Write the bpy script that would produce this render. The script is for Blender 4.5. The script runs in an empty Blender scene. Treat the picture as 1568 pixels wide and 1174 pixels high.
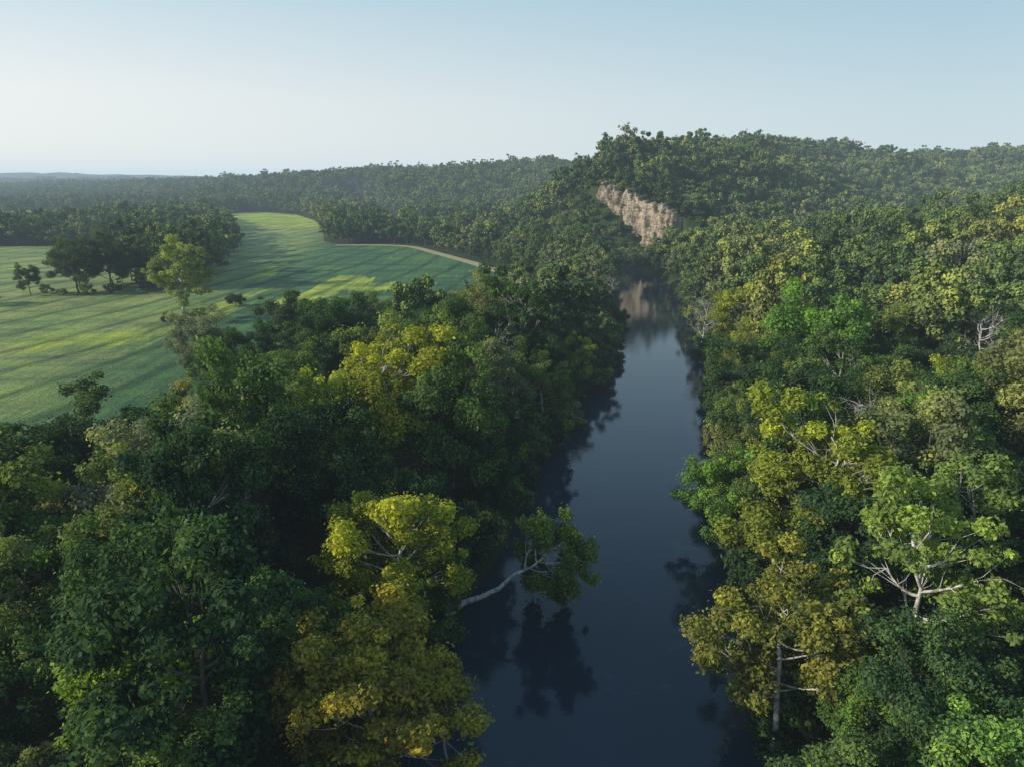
import bpy, math, numpy as np
from mathutils import Vector
from mathutils.geometry import delaunay_2d_cdt
rng = np.random.default_rng(7)
scene = bpy.context.scene
def link(o): scene.collection.objects.link(o); return o

# ------------------------------------------------------------ terrain functions
def cr(P, n=8):
    P = np.array(P, float); out = []
    Q = np.vstack([2*P[0]-P[1], P, 2*P[-1]-P[-2]])
    for i in range(1, len(Q)-2):
        a, b, c, d = Q[i-1], Q[i], Q[i+1], Q[i+2]
        for t in np.linspace(0, 1, n, endpoint=False):
            out.append(.5*((2*b)+(c-a)*t+(2*a-5*b+4*c-d)*t*t+(3*b-a-3*c+d)*t**3))
    out.append(P[-1]); return np.array(out)
RIVER = cr([(-4,-260,17),(-3,-150,17),(2,-30,17),(6.0,50,17),(9.0,67,15.5),(14,85,14.5),(21.5,120,15),(34,160,14.5),(43,195,13.5),
            (51,240,13),(61,315,12),(66,358,12),(60,395,12),(40,430,12),(10,465,12),(-25,515,12),(-60,580,12),
            (-100,650,12),(-135,760,12),(-155,900,12),(-200,1100,12),(-300,1300,12)], 4)
def polydist(x, y, P):
    x = np.asarray(x, float); y = np.asarray(y, float)
    best = np.full(x.shape, 1e18); side = np.zeros(x.shape); ex = [np.zeros(x.shape) for _ in range(P.shape[1]-2)]
    for i in range(len(P)-1):
        ax, ay = P[i,:2]; bx, by = P[i+1,:2]
        dx, dy = bx-ax, by-ay; L = dx*dx+dy*dy
        t = np.clip(((x-ax)*dx+(y-ay)*dy)/L, 0, 1)
        qx, qy = x-ax-t*dx, y-ay-t*dy
        d = qx*qx+qy*qy; m = d < best
        best = np.where(m, d, best)
        side = np.where(m, np.sign(qx*dy-qy*dx), side)
        for k in range(len(ex)):
            ex[k] = np.where(m, P[i,2+k]+t*(P[i+1,2+k]-P[i,2+k]), ex[k])
    return np.sqrt(best), side, ex
def ss(a, b, x):
    t = np.clip((x-a)/(b-a), 0, 1); return t*t*(3-2*t)
RIDGES = [
 np.array([(58,505,44,48),(75,545,54,62),(115,590,66,75),(160,640,75,85),(235,745,68,95),(330,920,74,130),(600,1080,80,170),(1000,1180,82,240),(1600,1250,80,300)],float),
 np.array([(500,1400,58,200),(110,1250,58,200),(-105,1380,61,240),(-400,1620,48,300),(-700,1850,36,300),(-1040,2150,28,330),(-1500,2500,24,400)],float),
 np.array([(430,-100,40,170),(430,260,68,160),(480,360,52,100)],float),
 np.array([(-9000,5200,56,900),(-4500,5000,60,700),(-2800,4600,82,500),(-1500,4700,50,600),(2000,4800,60,900),(8000,5200,60,900)],float),
 np.array([(-2600,2600,30,350),(-1500,1750,14,250)],float),
 np.array([(-3800,3300,42,350),(-2600,3300,54,350),(-1700,3500,42,350),(-900,3700,40,300)],float),
]
MEADOWS = [(-720,860,300,270),(-1500,1400,380,220),(-900,1500,220,130)]
FIELD = np.array([(-420,50),(-250,78),(-150,84),(-95,84),(-62,90),(-56,118),(-60,150),(-48,178),(-33,205),(-16,235),(-4,270),(8,305),(15,334),
    (6,350),(-6,380),(-22,418),(-43,462),(-71,520),(-100,535),(-132,532),(-150,560),(-165,620),(-200,745),(-240,860),(-300,990),(-390,1090),(-420,1000),(-400,930),(-330,820),(-270,680),
    (-222,560),(-212,520),(-420,512),(-760,520),(-760,200)], float)
def inside(x, y, P):
    c = np.zeros(np.shape(x), bool); n = len(P)
    for i in range(n):
        x1, y1 = P[i]; x2, y2 = P[(i+1) % n]
        if y1 == y2: continue
        m = ((y1 > y) != (y2 > y)) & (x < (x2-x1)*(y-y1)/(y2-y1)+x1)
        c ^= m
    return c
def field_sd(x, y):
    P = np.vstack([FIELD, FIELD[:1]])
    d, _, _ = polydist(x, y, P)
    return np.where(inside(x, y, FIELD), -d, d)
CL = np.array([(58,485,42,46),(67,474,36,44),(76,463,24,40),(87,451,10,36.5),(97,441,2,33),(104,434,1,27)], float)
def nz(x, y, s):
    return (np.sin(x/s+1.3)*np.cos(y/s*1.13+.4)+.5*np.sin(x/s*2.1+y/s*1.7+2)+.3*np.cos(x/s*3.9-y/s*3.3))/1.8
def meadow_e(x, y):
    e = np.full(np.shape(x), 99.)
    for cx, cy, rx, ry in MEADOWS: e = np.minimum(e, np.hypot((x-cx)/rx, (y-cy)/ry))
    return e
def height(x, y):
    x = np.asarray(x, float); y = np.asarray(y, float)
    d, side, (hw,) = polydist(x, y, RIVER); d = d-hw
    k = ss(-3, 5, d)
    h = -2.5+5.5*k
    hill = np.zeros(x.shape)
    for R in RIDGES:
        m = np.zeros(x.shape)
        for i in range(len(R)-1):
            dd, _, (H, W) = polydist(x, y, R[i:i+2])
            m = np.maximum(m, H*np.exp(-(dd/W)**2))
        hill = hill + m**3
    hill = hill**(1/3)
    far = ss(500, 900, y)
    hill = hill*(1+.18*nz(x, y, 62)+.08*nz(y, x, 27)+(.08+.10*far)*nz(x, -y, 170))
    hill += np.where(side > 0, np.minimum(np.maximum(d, 0), 220)*.055*ss(420, 300, y), 0)
    f = ss(0, 70, field_sd(x, y))*ss(1.0, 1.3, meadow_e(x, y))
    h = h+hill*ss(2, 42, d)*f
    dc, sc, (b, t) = polydist(x, y, CL)
    s = dc*(-sc)
    tgt = np.where(s > 0, t+.28*s, b-.6*np.abs(s)); tgt = np.maximum(tgt, 3)
    w = np.exp(-(dc/20)**2)
    return h*(1-w)+tgt*w*k+h*w*(1-k)
def ht(x, y): return float(height(np.array([x]), np.array([y]))[0])

# ------------------------------------------------------------ material helpers
def mat(name):
    m = bpy.data.materials.new(name); m.use_nodes = True
    nt = m.node_tree; nt.nodes.clear()
    return m, nt, nt.nodes, nt.links
def N(nt, t, **kw):
    n = nt.nodes.new(t)
    for k, v in kw.items(): setattr(n, k, v)
    return n
def mix(nt, fac, a, b, blend='MIX'):
    n = nt.nodes.new('ShaderNodeMix'); n.data_type = 'RGBA'; n.blend_type = blend
    for i, v in ((0, fac), (6, a), (7, b)):
        if isinstance(v, bpy.types.NodeSocket): nt.links.new(v, n.inputs[i])
        else: n.inputs[i].default_value = v if i == 0 else (*v, 1) if len(v) == 3 else v
    return n.outputs[2]
def math_(nt, op, a, b=None, c=None):
    n = nt.nodes.new('ShaderNodeMath'); n.operation = op
    for i, v in enumerate((a, b, c)):
        if v is None: continue
        if isinstance(v, bpy.types.NodeSocket): nt.links.new(v, n.inputs[i])
        else: n.inputs[i].default_value = v
    return n.outputs[0]
def ramp(nt, fac, stops):
    n = nt.nodes.new('ShaderNodeValToRGB'); nt.links.new(fac, n.inputs[0])
    e = n.color_ramp.elements
    while len(e) > 1: e.remove(e[-1])
    e[0].position = stops[0][0]; e[0].color = (*stops[0][1], 1)
    for p, c in stops[1:]:
        q = e.new(p); q.color = (*c, 1)
    return n.outputs[0]
def noise(nt, vec, scale, detail=4, rough=.55):
    n = nt.nodes.new('ShaderNodeTexNoise'); n.inputs['Scale'].default_value = scale
    n.inputs['Detail'].default_value = detail; n.inputs['Roughness'].default_value = rough
    nt.links.new(vec, n.inputs['Vector']); return n.outputs[0]
def pos(nt): return nt.nodes.new('ShaderNodeNewGeometry').outputs['Position']

def leaf_material(name, translucent=True):
    m, nt, nd, lk = mat(name)
    oi = nd.new('ShaderNodeObjectInfo')
    c = ramp(nt, oi.outputs['Random'], [(0,(.036,.068,.040)),(.25,(.056,.100,.048)),(.48,(.084,.138,.054)),(.68,(.120,.172,.060)),(.84,(.170,.208,.066)),(.92,(.165,.180,.115)),(1,(.22,.225,.065))])
    c = mix(nt, oi.outputs['Alpha'], c, oi.outputs['Color'])
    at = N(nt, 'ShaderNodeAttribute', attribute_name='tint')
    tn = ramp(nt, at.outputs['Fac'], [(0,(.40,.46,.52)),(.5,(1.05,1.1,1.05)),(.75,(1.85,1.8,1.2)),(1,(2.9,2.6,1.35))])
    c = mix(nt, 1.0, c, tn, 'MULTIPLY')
    o = nd.new('ShaderNodeOutputMaterial')
    pr = nd.new('ShaderNodeBsdfDiffuse'); lk.new(c, pr.inputs['Color'])
    if translucent:
        tr = nd.new('ShaderNodeBsdfTranslucent')
        lk.new(mix(nt, 1.0, c, (1.5, 1.5, .6), 'MULTIPLY'), tr.inputs[0])
        mx = nd.new('ShaderNodeMixShader'); mx.inputs[0].default_value = .33
        lk.new(pr.outputs[0], mx.inputs[1]); lk.new(tr.outputs[0], mx.inputs[2]); lk.new(mx.outputs[0], o.inputs[0])
    else: lk.new(pr.outputs[0], o.inputs[0])
    return m
def simple(name, build, rough=.8, spec=.3, bump=None):
    m, nt, nd, lk = mat(name)
    pr = nd.new('ShaderNodeBsdfPrincipled'); pr.inputs['Roughness'].default_value = rough
    pr.inputs['Specular IOR Level'].default_value = spec
    c = build(nt); lk.new(c, pr.inputs['Base Color'])
    if bump:
        b = nd.new('ShaderNodeBump'); b.inputs['Strength'].default_value = bump[1]; b.inputs['Distance'].default_value = bump[2]
        lk.new(bump[0](nt), b.inputs['Height']); lk.new(b.outputs[0], pr.inputs['Normal'])
    o = nd.new('ShaderNodeOutputMaterial'); lk.new(pr.outputs[0], o.inputs[0]); return m
LEAF = leaf_material('foliage'); LEAF_FAR = leaf_material('foliage_distant', False)
BARK = simple('bark_grey', lambda nt: ramp(nt, noise(nt, pos(nt), 3.0, 2), [(.3,(.05,.042,.033)),(.7,(.14,.12,.095))]))
WBARK = simple('bark_sycamore', lambda nt: ramp(nt, noise(nt, pos(nt), 1.6, 2), [(.35,(.22,.20,.17)),(.5,(.46,.44,.40)),(.7,(.62,.60,.56))]))

# ------------------------------------------------------------ tree builder
def tube(path, rad, ns=5):
    path = np.array(path, float); k = len(path)
    T = np.gradient(path, axis=0); T /= np.linalg.norm(T, axis=1)[:, None]+1e-9
    ref = np.array([.31, .95, .05]); A = np.cross(T, ref); A /= np.linalg.norm(A, axis=1)[:, None]+1e-9
    B = np.cross(T, A); a = np.arange(ns)/ns*2*np.pi
    V = path[:, None, :]+np.array(rad)[:, None, None]*(np.cos(a)[None, :, None]*A[:, None, :]+np.sin(a)[None, :, None]*B[:, None, :])
    V = V.reshape(-1, 3); F = []
    for i in range(k-1):
        for j in range(ns):
            F.append((i*ns+j, i*ns+(j+1) % ns, (i+1)*ns+(j+1) % ns, (i+1)*ns+j))
    return V, np.array(F)
def make_mesh(name, V, F, mi, tint, mats):
    me = bpy.data.meshes.new(name)
    me.vertices.add(len(V)); me.vertices.foreach_set('co', V.astype(np.float32).ravel())
    me.loops.add(F.size); me.loops.foreach_set('vertex_index', F.astype(np.int32).ravel())
    me.polygons.add(len(F)); me.polygons.foreach_set('loop_start', np.arange(0, F.size, F.shape[1], dtype=np.int32))
    me.polygons.foreach_set('material_index', mi.astype(np.int32))
    me.update(calc_edges=True)
    if tint is not None:
        a = me.attributes.new('tint', 'FLOAT', 'FACE'); a.data.foreach_set('value', tint.astype(np.float32))
    for m in mats: me.materials.append(m)
    return me
def unit(r, n):
    v = r.normal(size=(n, 3)); return v/np.linalg.norm(v, axis=1)[:, None]
def tree_mesh(name, seed, H=18, R=6, nboughs=10, ncl=9, nleaf=24000, leaf=.28, zc=.6, zr=.42, bark=None, droop=0., ns=5, clump=.2, twigs=0, shell=.3, limb_r=.4, lm=None, trw=.016):
    r = np.random.default_rng(seed); Vs = []; Fs = []; off = 0
    def add(V, F):
        nonlocal off
        Vs.append(V); Fs.append(F+off); off += len(V)
    tr = max(.16, H*trw)
    top = np.array([r.normal(0, .06*H), r.normal(0, .06*H), H*.84])
    kz = np.linspace(0, 1, 8); wig = r.normal(0, .012*H, (8, 2)); wig[0] = 0
    trunk = np.stack([top[0]*kz**1.5+wig[:, 0], top[1]*kz**1.5+wig[:, 1], top[2]*kz], 1)
    add(*tube(trunk, tr*(1.15-kz*.98), ns+2))
    lo = (zc-zr)*H
    cen = []; cr_ = []
    ga = r.uniform(0, 6.28)
    for b in range(nboughs):
        f = (b+.5)/nboughs
        el = np.arcsin(np.clip(-.6+1.58*f, -1, 1)); az = ga+b*2.4+r.normal(0, .3)
        rr = r.uniform(.42, .88)
        bc = np.array([np.cos(el)*np.cos(az)*R*rr, np.cos(el)*np.sin(az)*R*rr, zc*H+np.sin(el)*zr*H*rr])
        br = R*r.uniform(.28, .5)
        s = np.clip((bc[2]-R*.6*rr)/top[2], .18, .93); i = s*7; i0 = int(i); st = trunk[i0]+(trunk[min(i0+1,7)]-trunk[i0])*(i-i0)
        mid = st*.5+bc*.5+np.array([0, 0, -.04*H])+r.normal(0, .03*R, 3)
        t = np.linspace(0, 1, 6)[:, None]
        limb = (1-t)**2*st+2*t*(1-t)*mid+t*t*bc
        add(*tube(limb, np.linspace(tr*limb_r, tr*.12, 6), ns))
        for c in range(ncl):
            u = unit(r, 1)[0]; u[2] = u[2]*.9+.12
            out = bc-np.array([0, 0, zc*H]); out /= np.linalg.norm(out)+1e-6
            p = bc+(u+out*.35)*br*np.array([1, 1, .95])*r.uniform(.45, 1.2)
            if p[2] < lo*.8: p[2] = lo*.8+r.uniform(0, .5)
            p[2] -= droop*np.hypot(p[0], p[1])*.3
            j = r.integers(2, 6); q = limb[j]
            m2 = q*.5+p*.5+r.normal(0, .06*R, 3)+np.array([0, 0, -.1])
            add(*tube([q, m2, p], [tr*.13, tr*.08, tr*.03], 3 if ns < 5 else 4))
            for w in range(twigs):
                e = p+unit(r, 1)[0]*R*.22
                add(*tube([m2*.3+p*.7, e*.5+p*.5+r.normal(0,.1,3), e], [tr*.06, tr*.04, tr*.018], 3))
            cen.append(p); cr_.append(R*clump*r.uniform(.5, 1.35))
    V = np.vstack(Vs); F = np.vstack(Fs); nF = len(F)
    mi = np.ones(nF); tint = np.full(nF, .5)
    if nleaf > 0:
        cen = np.array(cen); cr_ = np.array(cr_)
        w = cr_**2; w /= w.sum(); ci = r.choice(len(cen), nleaf, p=w)
        u = unit(r, nleaf)
        rad = cr_[ci]*(shell+(1.02-shell)*r.random(nleaf)**.6)
        edge = r.random(nleaf) < .16; rad[edge] *= 1.45
        P = cen[ci]+u*rad[:, None]*np.array([1.1, 1.1, .8])
        P[:, 2] -= droop*r.random(nleaf)*.8
        n = u*.7+np.array([0, 0, .55])+r.normal(0, .55, (nleaf, 3)); n /= np.linalg.norm(n, axis=1)[:, None]
        a = np.cross(n, unit(r, nleaf)); a /= np.linalg.norm(a, axis=1)[:, None]+1e-9; b = np.cross(n, a)
        sz = (leaf*r.uniform(.5, 1.2, nleaf))[:, None]
        q = np.stack([P+a*sz*.75, P+b*sz*.45+n*sz*.1, P-a*sz*.75, P-b*sz*.45+n*sz*.1], 1).reshape(-1, 3)
        LF = np.arange(nleaf*4).reshape(-1, 4)+len(V)
        ct = r.random(len(cen))
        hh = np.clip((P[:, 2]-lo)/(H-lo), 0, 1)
        tl = ct[ci]*.4+r.random(nleaf)**1.5*.35+hh*.25  # random leaf tone, plus sunlit crown tops painted into the tint by height
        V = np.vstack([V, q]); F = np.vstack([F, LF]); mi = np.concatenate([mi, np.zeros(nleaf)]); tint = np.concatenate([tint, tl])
    return make_mesh(name, V, F, mi, tint, [lm or LEAF, bark or BARK])

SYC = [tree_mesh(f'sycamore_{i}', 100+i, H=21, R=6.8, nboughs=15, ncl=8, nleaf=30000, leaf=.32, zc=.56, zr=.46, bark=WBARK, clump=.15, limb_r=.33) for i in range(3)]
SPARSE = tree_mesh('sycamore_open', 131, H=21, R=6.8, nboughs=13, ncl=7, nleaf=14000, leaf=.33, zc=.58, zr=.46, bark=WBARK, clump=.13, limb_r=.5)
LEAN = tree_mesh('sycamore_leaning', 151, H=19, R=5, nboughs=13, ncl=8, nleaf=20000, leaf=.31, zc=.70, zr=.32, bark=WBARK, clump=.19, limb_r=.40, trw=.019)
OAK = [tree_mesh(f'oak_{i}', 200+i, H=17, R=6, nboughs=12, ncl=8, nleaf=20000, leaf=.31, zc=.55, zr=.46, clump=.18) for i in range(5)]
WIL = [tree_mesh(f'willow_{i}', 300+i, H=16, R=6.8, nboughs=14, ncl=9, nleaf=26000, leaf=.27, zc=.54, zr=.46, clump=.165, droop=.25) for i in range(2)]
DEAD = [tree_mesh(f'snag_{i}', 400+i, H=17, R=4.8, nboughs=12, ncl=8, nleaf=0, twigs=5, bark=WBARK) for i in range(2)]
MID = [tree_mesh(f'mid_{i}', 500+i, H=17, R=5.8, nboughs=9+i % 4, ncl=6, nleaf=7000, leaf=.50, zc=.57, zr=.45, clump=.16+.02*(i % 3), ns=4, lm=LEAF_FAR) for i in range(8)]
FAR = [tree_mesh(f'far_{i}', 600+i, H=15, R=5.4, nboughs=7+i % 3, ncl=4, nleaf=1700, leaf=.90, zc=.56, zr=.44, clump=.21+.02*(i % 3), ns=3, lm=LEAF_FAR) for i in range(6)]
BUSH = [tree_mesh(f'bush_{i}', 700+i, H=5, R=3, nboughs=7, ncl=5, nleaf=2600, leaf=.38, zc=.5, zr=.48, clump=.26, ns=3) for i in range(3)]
def coll(name, meshes, base):
    c = bpy.data.collections.new(name)
    for m in meshes: c.objects.link(bpy.data.objects.new(base, m))
    return c
C_MID = coll('broadleaf_tree_library', MID, 'broadleaf_tree_kind'); C_FAR = coll('distant_tree_library', FAR, 'distant_tree_kind'); C_BUSH = coll('shrub_library', BUSH, 'shrub_kind')

def scatter(name, P, sc, colr, n_kind, color=(1, 1, 1, 0)):
    me = bpy.data.meshes.new(name); n = len(P)
    me.vertices.add(n); me.vertices.foreach_set('co', P.astype(np.float32).ravel())
    a = me.attributes.new('sc', 'FLOAT_VECTOR', 'POINT')
    s3 = np.stack([sc*rng.uniform(.82, 1.18, n), sc*rng.uniform(.82, 1.18, n), sc*rng.uniform(.8, 1.3, n)], 1)
    a.data.foreach_set('vector', s3.astype(np.float32).ravel())
    a = me.attributes.new('rt', 'FLOAT_VECTOR', 'POINT')
    rt = np.stack([rng.normal(0, .09, n), rng.normal(0, .09, n), rng.uniform(0, 6.28, n)], 1)
    a.data.foreach_set('vector', rt.astype(np.float32).ravel())
    a = me.attributes.new('kind', 'INT', 'POINT'); a.data.foreach_set('value', rng.integers(0, n_kind, n).astype(np.int32))
    o = link(bpy.data.objects.new(name, me)); o.color = color
    ng = bpy.data.node_groups.new(name+'_nodes', 'GeometryNodeTree')
    ng.interface.new_socket('Geometry', in_out='INPUT', socket_type='NodeSocketGeometry')
    ng.interface.new_socket('Geometry', in_out='OUTPUT', socket_type='NodeSocketGeometry')
    gi = ng.nodes.new('NodeGroupInput'); go = ng.nodes.new('NodeGroupOutput')
    ip = ng.nodes.new('GeometryNodeInstanceOnPoints'); ci = ng.nodes.new('GeometryNodeCollectionInfo')
    ci.inputs['Collection'].default_value = colr; ci.inputs['Separate Children'].default_value = True; ci.inputs['Reset Children'].default_value = True
    def na(nm, t):
        q = ng.nodes.new('GeometryNodeInputNamedAttribute'); q.data_type = t; q.inputs['Name'].default_value = nm; return q.outputs[0]
    e = ng.nodes.new('FunctionNodeEulerToRotation'); L = ng.links.new
    L(na('rt', 'FLOAT_VECTOR'), e.inputs[0]); L(e.outputs[0], ip.inputs['Rotation']); L(na('sc', 'FLOAT_VECTOR'), ip.inputs['Scale'])
    L(na('kind', 'INT'), ip.inputs['Instance Index']); ip.inputs['Pick Instance'].default_value = True
    L(gi.outputs[0], ip.inputs['Points']); L(ci.outputs[0], ip.inputs['Instance']); L(ip.outputs[0], go.inputs[0])
    md = o.modifiers.new('scatter', 'NODES'); md.node_group = ng
    return o

# ------------------------------------------------------------ ground sheet
def grid_ground():
    s = np.linspace(-1, 1, 430); xs = 7000*np.sinh(5*s)/np.sinh(5)
    k = np.sinh(5); s0 = -np.arcsinh(420*k/9500)/5
    s = np.linspace(s0, 1, 420); ys = 150+9500*np.sinh(5*s)/k
    X, Y = np.meshgrid(xs, ys); Z = height(X.ravel(), Y.ravel())
    V = np.stack([X.ravel(), Y.ravel(), Z], 1); nx, ny = len(xs), len(ys)
    i = (np.arange(ny-1)[:, None]*nx+np.arange(nx-1)[None, :]).ravel()
    F = np.stack([i, i+1, i+1+nx, i+nx], 1)
    def col(nt):
        p = pos(nt)
        a = ramp(nt, noise(nt, p, .25, 6), [(.3,(.022,.030,.012)),(.55,(.034,.048,.016)),(.8,(.055,.058,.026))])
        b = ramp(nt, noise(nt, p, .02, 6, .7), [(.3,(.030,.055,.022)),(.7,(.06,.09,.032))])
        return mix(nt, .5, a, b)
    m = simple('forest_floor', col, .95, .1, (lambda nt: noise(nt, pos(nt), .12, 8, .7), .8, 3.0))
    me = make_mesh('ground', V, F, np.zeros(len(F)), None, [m])
    me.polygons.foreach_set('use_smooth', np.ones(len(F), bool))
    link(bpy.data.objects.new('ground', me))
grid_ground()

# ------------------------------------------------------------ field
def field():
    P = np.vstack([FIELD, FIELD[:1]]); B = []
    for i in range(len(FIELD)):
        n = max(1, int(np.hypot(*(P[i+1]-P[i]))//6))
        for t in np.linspace(0, 1, n, endpoint=False): B.append(P[i]+(P[i+1]-P[i])*t)
    B = np.array(B)
    gx, gy = np.meshgrid(np.arange(-770, 20, 6.), np.arange(50, 1140, 6.)); gx = gx.ravel()+rng.uniform(-.5, .5, gx.size); gy = gy.ravel()+rng.uniform(-.5, .5, gy.size)
    k = (field_sd(gx, gy) < -4); G = np.stack([gx[k], gy[k]], 1)
    allp = [Vector(p) for p in np.vstack([B, G])]; nb = len(B)
    v, e, f, *_ = delaunay_2d_cdt(allp, [(i, (i+1) % nb) for i in range(nb)], [], 1, 1e-4)
    V = np.array([(q.x, q.y, 3.06) for q in v])
    F = np.array([t for t in f if len(t) == 3])
    c = V[F].mean(1); F = F[inside(c[:, 0], c[:, 1], FIELD)]
    x, y = V[:, 0], V[:, 1]
    def streak(cx, y0, y1, w):
        return np.exp(-((x-cx-4*np.sin(y/23))/w)**2)*ss(y0-8, y0+8, y)*ss(y1+8, y1-8, y)
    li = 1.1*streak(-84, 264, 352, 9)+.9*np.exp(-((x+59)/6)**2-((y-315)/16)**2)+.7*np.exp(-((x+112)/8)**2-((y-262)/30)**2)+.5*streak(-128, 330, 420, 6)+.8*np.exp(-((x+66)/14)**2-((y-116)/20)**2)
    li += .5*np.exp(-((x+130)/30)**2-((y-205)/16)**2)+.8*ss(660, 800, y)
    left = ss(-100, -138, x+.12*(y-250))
    def col(nt):
        p = pos(nt)
        mp = nt.nodes.new('ShaderNodeMapping'); nt.links.new(p, mp.inputs[0]); mp.inputs['Scale'].default_value = (1, .10, 1); mp.inputs['Rotation'].default_value = (0, 0, .12)
        n1 = noise(nt, mp.outputs[0], .22, 6, .65)
        n2 = noise(nt, p, .035, 5, .6); n3 = noise(nt, p, 1.1, 4, .7)
        base = ramp(nt, n2, [(.3,(.062,.155,.082)),(.5,(.084,.19,.086)),(.7,(.13,.23,.084))])
        lc = ramp(nt, n2, [(.3,(.23,.33,.13)),(.5,(.30,.38,.14)),(.7,(.39,.40,.18))])
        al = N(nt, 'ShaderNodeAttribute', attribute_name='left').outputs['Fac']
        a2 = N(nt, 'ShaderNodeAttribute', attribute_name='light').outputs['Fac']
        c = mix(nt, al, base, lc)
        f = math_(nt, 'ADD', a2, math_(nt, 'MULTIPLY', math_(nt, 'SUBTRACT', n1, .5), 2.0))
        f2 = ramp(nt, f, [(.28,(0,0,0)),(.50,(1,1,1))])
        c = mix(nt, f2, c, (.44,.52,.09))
        w = N(nt, 'ShaderNodeTexWave', wave_type='BANDS', bands_direction='X'); w.inputs['Scale'].default_value = .32; w.inputs['Distortion'].default_value = 3.0
        w.inputs['Detail'].default_value = 2; w.inputs['Detail Scale'].default_value = .05
        mp2 = nt.nodes.new('ShaderNodeMapping'); nt.links.new(p, mp2.inputs[0]); mp2.inputs['Rotation'].default_value = (0, 0, .15); nt.links.new(mp2.outputs[0], w.inputs['Vector'])
        c = mix(nt, .8, c, ramp(nt, w.outputs['Fac'], [(0,(.45,.5,.5)),(.35,(1,1,1)),(1,(1.1,1.1,1))]), 'MULTIPLY')
        w2 = N(nt, 'ShaderNodeTexWave', wave_type='BANDS', bands_direction='X'); w2.inputs['Scale'].default_value = .018; w2.inputs['Distortion'].default_value = 22.0
        w2.inputs['Detail'].default_value = 4; w2.inputs['Detail Scale'].default_value = .08; nt.links.new(mp2.outputs[0], w2.inputs['Vector'])
        c = mix(nt, math_(nt, 'MULTIPLY', n2, 1.5), c, ramp(nt, w2.outputs['Fac'], [(0,(.30,.38,.38)),(.08,(.7,.76,.74)),(.22,(1,1,1))]), 'MULTIPLY')
        c = mix(nt, .8, c, ramp(nt, n3, [(.3,(.45,.5,.45)),(.7,(1.35,1.35,1.2))]), 'MULTIPLY')
        mp3 = nt.nodes.new('ShaderNodeMapping'); nt.links.new(p, mp3.inputs[0]); mp3.inputs['Scale'].default_value = (.35, 1, 1); mp3.inputs['Rotation'].default_value = (0, 0, .5)
        c = mix(nt, .8, c, ramp(nt, noise(nt, mp3.outputs[0], .06, 7, .75), [(.40,(.50,.60,.66)),(.5,(1,1,1)),(.60,(1.35,1.27,1))]), 'MULTIPLY')
        mp4 = nt.nodes.new('ShaderNodeMapping'); nt.links.new(p, mp4.inputs[0]); mp4.inputs['Scale'].default_value = (1, .06, 1); mp4.inputs['Rotation'].default_value = (0, 0, .2)
        c = mix(nt, .7, c, ramp(nt, noise(nt, mp4.outputs[0], .5, 5, .7), [(.40,(.6,.68,.7)),(.5,(1,1,1)),(.60,(1.25,1.2,1))]), 'MULTIPLY')
        return c
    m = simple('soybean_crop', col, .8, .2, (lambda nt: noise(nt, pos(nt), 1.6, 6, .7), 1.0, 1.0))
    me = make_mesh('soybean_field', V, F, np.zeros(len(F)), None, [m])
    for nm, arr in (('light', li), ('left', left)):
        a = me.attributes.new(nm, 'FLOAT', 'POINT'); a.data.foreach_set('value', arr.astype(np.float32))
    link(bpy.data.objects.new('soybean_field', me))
field()
def meadows():
    m = simple('meadow_grass', lambda nt: ramp(nt, noise(nt, pos(nt), .03, 6, .7), [(.3,(.12,.19,.07)),(.5,(.21,.28,.10)),(.7,(.30,.34,.13))]), .9, .1)
    for cx, cy, rx, ry in MEADOWS:
        a = np.linspace(0, 2*np.pi, 49)[:-1]; k = 1+.06*np.sin(3*a+cx)+.04*np.sin(5*a)
        V = [(cx, cy, 3.08)]+[(cx+rx*.97*q*np.cos(t), cy+ry*.97*q*np.sin(t), 3.08) for t, q in zip(a, k)]
        F = np.array([(0, 1+i, 1+(i+1) % 48) for i in range(48)])
        link(bpy.data.objects.new('meadow', make_mesh('meadow', np.array(V), F, np.zeros(48), None, [m])))
meadows()
def ribbon(name, P, w, z, m):
    P = cr(P, 6); T = np.gradient(P, axis=0); T /= np.linalg.norm(T, axis=1)[:, None]
    Nn = np.stack([-T[:, 1], T[:, 0]], 1)
    j = rng.uniform(-.35, .35, len(P))[:, None]
    V = np.zeros((2*len(P), 3)); V[0::2, :2] = P+Nn*(w/2+j); V[1::2, :2] = P-Nn*(w/2-j); V[:, 2] = z
    F = np.array([(2*i, 2*i+1, 2*i+3, 2*i+2) for i in range(len(P)-1)])
    return link(bpy.data.objects.new(name, make_mesh(name, V, F, np.zeros(len(F)), None, [m])))
dirt = simple('dirt', lambda nt: ramp(nt, noise(nt, pos(nt), .6, 5), [(.3,(.20,.19,.08)),(.5,(.40,.33,.20)),(.75,(.48,.40,.27))]), .95, .1)
ribbon('dirt_path', [(9,333),(1,351),(-11,380),(-27,418),(-48,461),(-74,512),(-100,526),(-132,525)], 7.0, 3.12, dirt)

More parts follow.
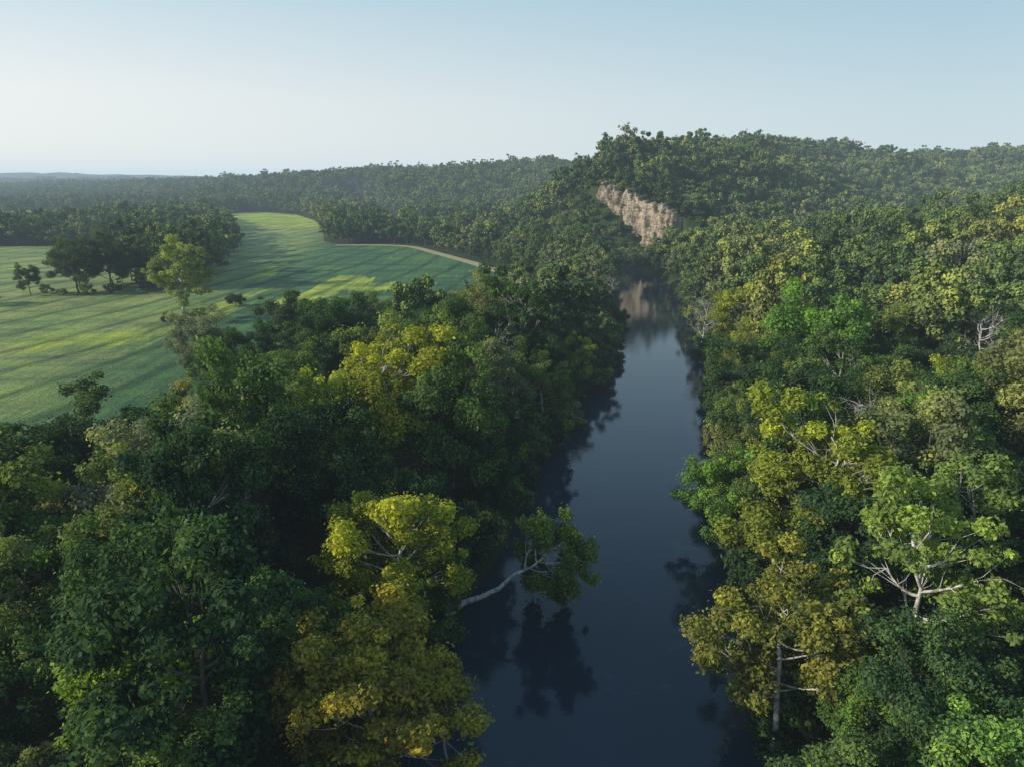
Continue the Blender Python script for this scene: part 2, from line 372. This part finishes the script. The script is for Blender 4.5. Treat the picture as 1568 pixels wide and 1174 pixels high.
# ------------------------------------------------------------ water
def water():
    P = RIVER; T = np.gradient(P[:, :2], axis=0); T /= np.linalg.norm(T, axis=1)[:, None]; Nn = np.stack([-T[:, 1], T[:, 0]], 1)
    W = (P[:, 2]+4)[:, None]; V = np.zeros((2*len(P), 3)); V[0::2, :2] = P[:, :2]+Nn*W; V[1::2, :2] = P[:, :2]-Nn*W
    F = np.array([(2*i, 2*i+1, 2*i+3, 2*i+2) for i in range(len(P)-1)])
    m, nt, nd, lk = mat('river_water')
    pr = nd.new('ShaderNodeBsdfPrincipled'); pr.inputs['Base Color'].default_value = (.018, .036, .058, 1); pr.inputs['Roughness'].default_value = .03; pr.inputs['IOR'].default_value = 1.42
    b = nd.new('ShaderNodeBump'); b.inputs['Strength'].default_value = .07; b.inputs['Distance'].default_value = .10
    p = pos(nt); h = math_(nt, 'ADD', noise(nt, p, 2.2, 3), math_(nt, 'MULTIPLY', noise(nt, p, .4, 2), 1.0)); lk.new(h, b.inputs['Height']); lk.new(b.outputs[0], pr.inputs['Normal'])
    o = nd.new('ShaderNodeOutputMaterial'); lk.new(pr.outputs[0], o.inputs[0])
    link(bpy.data.objects.new('river_water', make_mesh('river_water', V, F, np.zeros(len(F)), None, [m])))
water()

# ------------------------------------------------------------ cliff
def cliff():
    P = cr(CL, 30); n = len(P); T = np.gradient(P[:, :2], axis=0); T /= np.linalg.norm(T, axis=1)[:, None]
    out = np.stack([T[:, 1], -T[:, 0]], 1); out *= -1
    if out[n//2] @ np.array([-1, -1]) < 0: out *= -1
    m = 90; V = np.zeros((n, m, 3)); L = np.cumsum(np.r_[0, np.hypot(*np.diff(P[:, :2], axis=0).T)])
    r = np.random.default_rng(5)
    lv = np.random.default_rng(19).normal(0, .5, 80)
    def blur(A, k, ax):
        for _ in range(k): A = (A+np.roll(A, 1, ax)+np.roll(A, -1, ax))/3
        return A/A.std()
    W = blur(blur(r.normal(0, 1, (n, m)), 1, 0), 1, 1)
    Vt = np.round(blur(blur(r.normal(0, 1, (n, m)), 8, 0), 120, 1)*1.6)/1.6      # squared-off joint blocks
    top_j = blur(r.normal(0, 1, (n, 1)), 3, 0)[:, 0]
    for j in range(m):
        t = j/(m-1); z0 = P[:, 2]-3
        z1 = P[:, 3]+.6+1.2*top_j+1.3*np.sin(L/4.1)
        z = z0+(z1-z0)*t
        q = (z+.12*L)/3.4; strata = lv[np.clip(q.astype(int), 0, 79)]*ss(0, .2, q-np.floor(q))
        o = 3.6+strata+.22*W[:, j]+.85*Vt[:, j]+1.0*np.sin(L/9+1)-5*ss(.965, 1, t)-1.2*t
        end = np.minimum(L, L[-1]-L); o = o-7*(1-ss(0, 4, end))
        V[:, j, 0] = P[:, 0]+out[:, 0]*o; V[:, j, 1] = P[:, 1]+out[:, 1]*o; V[:, j, 2] = z
    i = (np.arange(n-1)[:, None]*m+np.arange(m-1)[None, :]).ravel(); F = np.stack([i, i+m, i+m+1, i+1], 1)
    def col(nt):
        p = pos(nt); mp = nt.nodes.new('ShaderNodeMapping'); nt.links.new(p, mp.inputs[0]); mp.inputs['Scale'].default_value = (1, 1, .35)
        mq = nt.nodes.new('ShaderNodeMapping'); nt.links.new(p, mq.inputs[0]); mq.inputs['Scale'].default_value = (.12, .12, 1)
        a = ramp(nt, noise(nt, mp.outputs[0], .28, 7, .75), [(.38,(.10,.09,.065)),(.46,(.30,.25,.18)),(.57,(.48,.40,.30)),(.72,(.46,.34,.25))])
        b = ramp(nt, noise(nt, mq.outputs[0], .9, 5, .6), [(.38,(.35,.32,.28)),(.47,(1,1,1)),(.8,(1.05,1,1))])
        return mix(nt, .65, a, b, 'MULTIPLY')
    mt = simple('limestone', col, .9, .15, (lambda nt: noise(nt, pos(nt), .9, 8, .75), 1.0, 1.0))
    link(bpy.data.objects.new('limestone_cliff', make_mesh('limestone_cliff', V.reshape(-1, 3), F, np.zeros(len(F)), None, [mt])))
cliff()

# ------------------------------------------------------------ individual trees
placed = []
def put(name, me, x, y, s=1., color=None, rz=None, tilt=(0, 0), sz=None, r=6, z=None):
    o = link(bpy.data.objects.new(name, me))
    o.location = (x, y, (ht(x, y) if z is None else z)-.15)
    o.rotation_mode = 'XYZ'
    o.rotation_euler = (tilt[0], tilt[1], rng.uniform(0, 6.28) if rz is None else rz)
    o.scale = (s, s, s if sz is None else sz)
    o.color = (*color, 1) if color else (1, 1, 1, 0)
    placed.append((x, y, r*s)); return o
YO = (.27,.23,.05); YG = (.19,.24,.05); YY = (.29,.30,.05); BG = (.12,.21,.055); GG = (.19,.21,.15); DG = (.060,.092,.052); MG = (.095,.145,.06)
put('sycamore_tree', SYC[0], -10.5, 45, 1.0, YO, .3, sz=.95)
put('sycamore_tree', SYC[1], -12.5, 63, .95, YY, 1.3)
put('sycamore_tree', SYC[2], -17, 97, 1.3, (.28,.29,.05), 2.1, sz=1.2)
put('willow_tree', WIL[0], -38, 69, 1.25, GG, .5, sz=1.4)
put('willow_tree', WIL[1], -24, 108, .9, (.14,.165,.09), .5)
put('oak_tree', OAK[0], -28, 43, .9, (.19,.27,.06), 1.)
put('oak_tree', OAK[1], -21, 54, .75, BG, 2.)
put('oak_tree', OAK[2], -49, 60, 1.0, BG, 3.)
put('oak_tree', OAK[3], -26, 82, .95, (.10,.145,.06), 3.)
put('oak_tree', OAK[4], -60, 90, 1.1, DG, 3.)
put('oak_tree', OAK[1], -38, 48, .9, MG, 3.)
put('willow_tree', WIL[1], -50, 45, .9, DG, 3.)
put('sycamore_tree', SYC[1], 23.5, 50.5, .95, (.20,.20,.055), 4., tilt=(0, -.10))
put('sycamore_tree', SYC[2], 34, 72, 1.1, (.22,.25,.05), 5.)
put('sycamore_tree', SPARSE, 36, 53, 1.05, (.18,.24,.07), 2.)
put('sycamore_tree', SPARSE, 44, 62, 1.0, (.14,.20,.07), 4.)
put('oak_tree', OAK[1], 60, 133, 1.6, (.13,.23,.055), 2.)
put('sycamore_tree', SYC[1], 59, 176, 1.1, (.24,.27,.055), 1.)
put('oak_tree', OAK[4], 30.5, 90, .85, BG, 1., tilt=(0, -.22))
put('oak_tree', OAK[0], 34, 38, .8, (.16,.26,.08), 1.)
put('oak_tree', OAK[2], 24, 38, .7, MG, 1.)
put('cottonwood_tree', SYC[2], -114, 238, 1.3, (.25,.29,.09), 1.)
put('cottonwood_tree', WIL[0], -78, 168, 1.05, GG, 1.)
put('oak_tree', OAK[2], -56, 172, 1.2, DG, 1.)
put('oak_tree', OAK[3], -38, 176, 1.1, MG, 1.)
put('cottonwood_tree', SYC[0], -11, 192, .9, (.12,.14,.08), 4.)
put('cottonwood_tree', SPARSE, 12, 190, .9, (.12,.15,.07), 3.)
put('willow_tree', WIL[1], 2, 170, 1.1, (.09,.11,.06), 3.)
put('bush', BUSH[0], -107, 265, 1.1, DG, 1., r=3)
put('bush', BUSH[1], -206, 266, 1.6, DG, 1., r=3)
put('dead_tree', DEAD[0], 47, 86, 1.25, None, 1., r=5)
put('dead_tree', DEAD[1], 58, 205, 1.1, None, 2., r=4)
put('dead_tree', DEAD[0], 37, 262, .8, None, 2., r=3)
put('dead_tree', DEAD[1], -8, 150, 1.1, None, 2., r=4)
put('dead_tree', DEAD[1], 62, 66, 1.2, None, 4., r=5)
put('dead_tree', DEAD[0], 92, 130, 1.25, None, 4., r=5)
put('leaning_sycamore_tree', LEAN, -7.5, 68.5, .98, (.15,.20,.06), .25, tilt=(-.08, 1.22), r=1, z=2.2)
for x, y, s in [(-186,296,1.4),(-176,304,1.5),(-193,308,1.3),(-166,318,1.35),(-204,292,.8),(-160,299,.6),(-181,312,1.2),(-200,318,1.3),(-172,334,1.3),(-158,330,1.0)]:
    put('oak_tree', OAK[rng.integers(5)], x, y, s, (.075,.11,.055))
for x, y, s in [(-111,242,.8),(-118,234,.7),(-180,292,.9),(-190,291,.7),(-172,298,.9),(-200,296,.8),(-163,308,.9),(-76,162,.9),(-82,172,.7)]:
    put('bush', BUSH[rng.integers(3)], x, y, s, None, r=3)

def jitter_grid(x0, x1, y0, y1, sp):
    gx, gy = np.meshgrid(np.arange(x0, x1, sp), np.arange(y0, y1, sp)); n = gx.size
    return gx.ravel()+rng.uniform(-.46, .46, n)*sp, gy.ravel()+rng.uniform(-.46, .46, n)*sp
def treeline(x, y):
    L = np.array([(-168,322),(-178,370),(-194,420),(-208,470),(-222,520),(-275,600),(-320,700),(-400,800)], float)
    d, _, _ = polydist(x, y, L); return d
def wooded(x, y, margin=3.0, shrubs=False):
    d, side, (hw,) = polydist(x, y, RIVER); ok = (d-hw > margin)
    fs = field_sd(x, y); ok &= (fs > 2.5) | ((treeline(x, y) < 21+7*nz(x, y, 17)) & (y > 308))
    dc, sc, (b, t) = polydist(x, y, CL); s = -dc*sc
    if not shrubs: ok &= ~((dc < np.where(x > 72, 22, 10)) & (s < 3))
    ok &= ~((dc < 6) & (s < 0)); ok &= ~(dc < 1.8)
    ok &= (meadow_e(x, y) > 1) | (nz(x, y, 38) > .62)
    return ok
def wedge(x, y, a, b, spread=.95):
    r = np.hypot(x, y); return (r >= a) & (r < b) & (np.abs(x) < spread*np.maximum(y, 0)+70)

x, y = jitter_grid(-190, 175, -30, 165, 8.6)
k = wooded(x, y, 1.5) & (np.hypot(x, y) < 165) & (np.abs(x) < .85*np.maximum(y, 0)+30) & (y > -12); x, y = x[k], y[k]
zz = height(x, y); dR, sR, (hw,) = polydist(x, y, RIVER); dR -= hw; fS = field_sd(x, y)
hero = list(placed); cnt = 0
BANK = [(.20,.24,.05),(.12,.20,.055),(.20,.23,.06),(.10,.165,.06),(.16,.20,.07)]
for i in range(len(x)):
    if any(math.hypot(x[i]-a, y[i]-b) < r*.8 for a, b, r in hero): continue
    u = rng.random(); s = rng.uniform(.6, 1.3); tilt = (0, 0)
    if fS[i] < 16: s *= (.85 if x[i] < -66 else .72)
    if y[i] < 36: s = min(s, .8)
    if dR[i] < 9:
        s *= .85; tilt = (rng.normal(0, .06), -sR[i]*rng.uniform(.02, .22))
    c = None
    if (sR[i] > 0 and dR[i] < 40 and rng.random() < .35) or (sR[i] < 0 and dR[i] < 30 and rng.random() < .2): c = BANK[rng.integers(5)]
    if u < .60: nm, me, r_ = 'oak_tree', OAK[rng.integers(5)], 6
    elif u < .80: nm, me, r_ = 'sycamore_tree', SYC[rng.integers(3)], 7
    elif u < .985: nm, me, r_ = 'willow_tree', WIL[rng.integers(2)], 7
    else: nm, me, r_ = 'dead_tree', DEAD[rng.integers(2)], 5
    if u >= .6 and u < .985: s *= .88
    put(nm, me, x[i], y[i], s, c, tilt=tilt, sz=s*rng.uniform(.9, 1.3 if y[i] > 36 else 1.0), r=r_, z=zz[i]); cnt += 1
print('near trees', cnt)

def do_scatter(name, a, b, sp, smin, smax, C, nk, box, spread=.88, margin=3., shrubs=False, color=(1,1,1,0), edge_only=False):
    x, y = jitter_grid(*box, sp); k = wedge(x, y, a, b, spread); x, y = x[k], y[k]
    k = wooded(x, y, margin, shrubs); x, y = x[k], y[k]
    if a > 100:
        k = np.ones(len(x), bool)
        for hx, hy, hr in hero: k &= np.hypot(x-hx, y-hy) > hr*.6
        x, y = x[k], y[k]
    dR, sd, (hw,) = polydist(x, y, RIVER); dR = dR-hw; fs = field_sd(x, y)
    if edge_only:
        k = (dR < 9) | (fs < 14); x, y, dR, fs, sd = x[k], y[k], dR[k], fs[k], sd[k]
    z = height(x, y); s = rng.uniform(smin, smax, len(x))*(1+.15*nz(x, y, 31))
    dc, sc_, _ = polydist(x, y, CL)
    if not shrubs: s = np.where((dc < 46) & (sc_ > 0), s*.46, s)
    if not edge_only:
        s = np.where(dR < 8, s*.75, s)
        s = np.where((fs < 18) & (y < 430) & (fs > 0), s*np.where(y > 235, .58, .72), np.where((sd < 0) & (y > 185) & (y < 350) & (fs > 0), s*.78, s))
    print(name, len(x))
    return scatter(name, np.stack([x, y, z-.2], 1), s, C, nk, color)
do_scatter('hillside_forest', 165, 430, 7.8, .5, 1.4, C_MID, 8, (-450, 450, 0, 440), margin=1.5, color=(.20,.23,.095,.15))
do_scatter('distant_forest', 430, 1300, 8.8, .55, 1.35, C_FAR, 6, (-1200, 1250, 200, 1300), color=(.17,.20,.085,.1))
do_scatter('horizon_forest', 1300, 3900, 15.0, .8, 1.2, C_FAR, 6, (-3100, 2700, 600, 3900), spread=.8)
do_scatter('undergrowth', 15, 260, 4.6, .6, 1.3, C_BUSH, 3, (-260, 200, -20, 260), spread=.8, margin=-.3, edge_only=True)
do_scatter('cliff_shrubs', 400, 560, 3.8, .4, 1.1, C_BUSH, 3, (30, 130, 400, 510), margin=1, shrubs=True)

# ------------------------------------------------------------ glowing haze box over the valley
def air():
    X0, X1, Y0, Y1, Z0, Z1 = -9500, 9500, -600, 9800, -20, 150
    V = np.array([(x, y, z) for z in (Z0, Z1) for y in (Y0, Y1) for x in (X0, X1)], float)
    F = np.array([(0,2,3,1),(4,5,7,6),(0,1,5,4),(2,6,7,3),(0,4,6,2),(1,3,7,5)])
    m, nt, nd, lk = mat('glowing_haze')
    ab = nd.new('ShaderNodeVolumeAbsorption'); ab.inputs['Color'].default_value = (.0, .0, .0, 1); ab.inputs['Density'].default_value = 1/7500
    em = nd.new('ShaderNodeEmission'); em.inputs['Color'].default_value = (.57, .73, .85, 1); em.inputs['Strength'].default_value = 1/7500  # self-glowing volume imitates daylight scattered by distant air
    ad = nd.new('ShaderNodeAddShader'); lk.new(ab.outputs[0], ad.inputs[0]); lk.new(em.outputs[0], ad.inputs[1])
    o = nd.new('ShaderNodeOutputMaterial'); lk.new(ad.outputs[0], o.inputs['Volume'])
    link(bpy.data.objects.new('valley_haze', make_mesh('valley_haze', V, F, np.zeros(6), None, [m])))
air()
# ------------------------------------------------------------ light
sun_dir = Vector((-1.0, -.20, math.tan(math.radians(24)))).normalized()
el = math.asin(sun_dir.z); az = math.atan2(sun_dir.x, sun_dir.y)
w = bpy.data.worlds.new('World'); scene.world = w; w.use_nodes = True
nt = w.node_tree; bg = nt.nodes['Background']; sky = nt.nodes.new('ShaderNodeTexSky'); sky.sky_type = 'NISHITA'; sky.sun_disc = False
sky.sun_elevation = el; sky.sun_rotation = az % (2*math.pi); sky.altitude = 100; sky.air_density = 1.0; sky.dust_density = 1.0; sky.ozone_density = 1.5
tc = nt.nodes.new('ShaderNodeTexCoord'); sx = nt.nodes.new('ShaderNodeSeparateXYZ'); nt.links.new(tc.outputs['Generated'], sx.inputs[0])
left = math_(nt, 'MULTIPLY_ADD', sx.outputs['X'], -.9, .45); left = math_(nt, 'MINIMUM', math_(nt, 'MAXIMUM', left, 0.), 1.)
hz_l = ramp(nt, sx.outputs['Z'], [(0,(1.0,1.0,.97)),(.10,(1.0,1.0,.97)),(.24,(.60,.79,.89)),(.38,(.42,.64,.84)),(.6,(.18,.34,.52))])
hz_r = ramp(nt, sx.outputs['Z'], [(0,(.66,.75,.79)),(.08,(.60,.73,.79)),(.24,(.37,.60,.72)),(.38,(.33,.56,.76)),(.6,(.14,.28,.46))])
hzc = mix(nt, left, hz_r, hz_l)
sk = mix(nt, 1.0, sky.outputs[0], (.10,.10,.10), 'MULTIPLY')
fin = mix(nt, .82, sk, hzc)
nt.links.new(fin, bg.inputs[0]); bg.inputs[1].default_value = 1.0
sl = bpy.data.lights.new('sun', 'SUN'); sl.energy = 5.0; sl.angle = math.radians(.6); sl.color = (1, .91, .75)
so = link(bpy.data.objects.new('sun', sl)); so.rotation_euler = sun_dir.to_track_quat('Z', 'Y').to_euler(); so.location = (-100, 0, 200)

cam = bpy.data.cameras.new('camera'); cam.sensor_width = 36; cam.lens = 24.3; cam.clip_end = 30000
co = link(bpy.data.objects.new('camera', cam)); co.location = (0, 0, 50); co.rotation_euler = (math.radians(90-16.4), 0, 0)
scene.camera = co
scene.view_settings.view_transform = 'Standard'; scene.view_settings.look = 'None'; scene.view_settings.exposure = 0
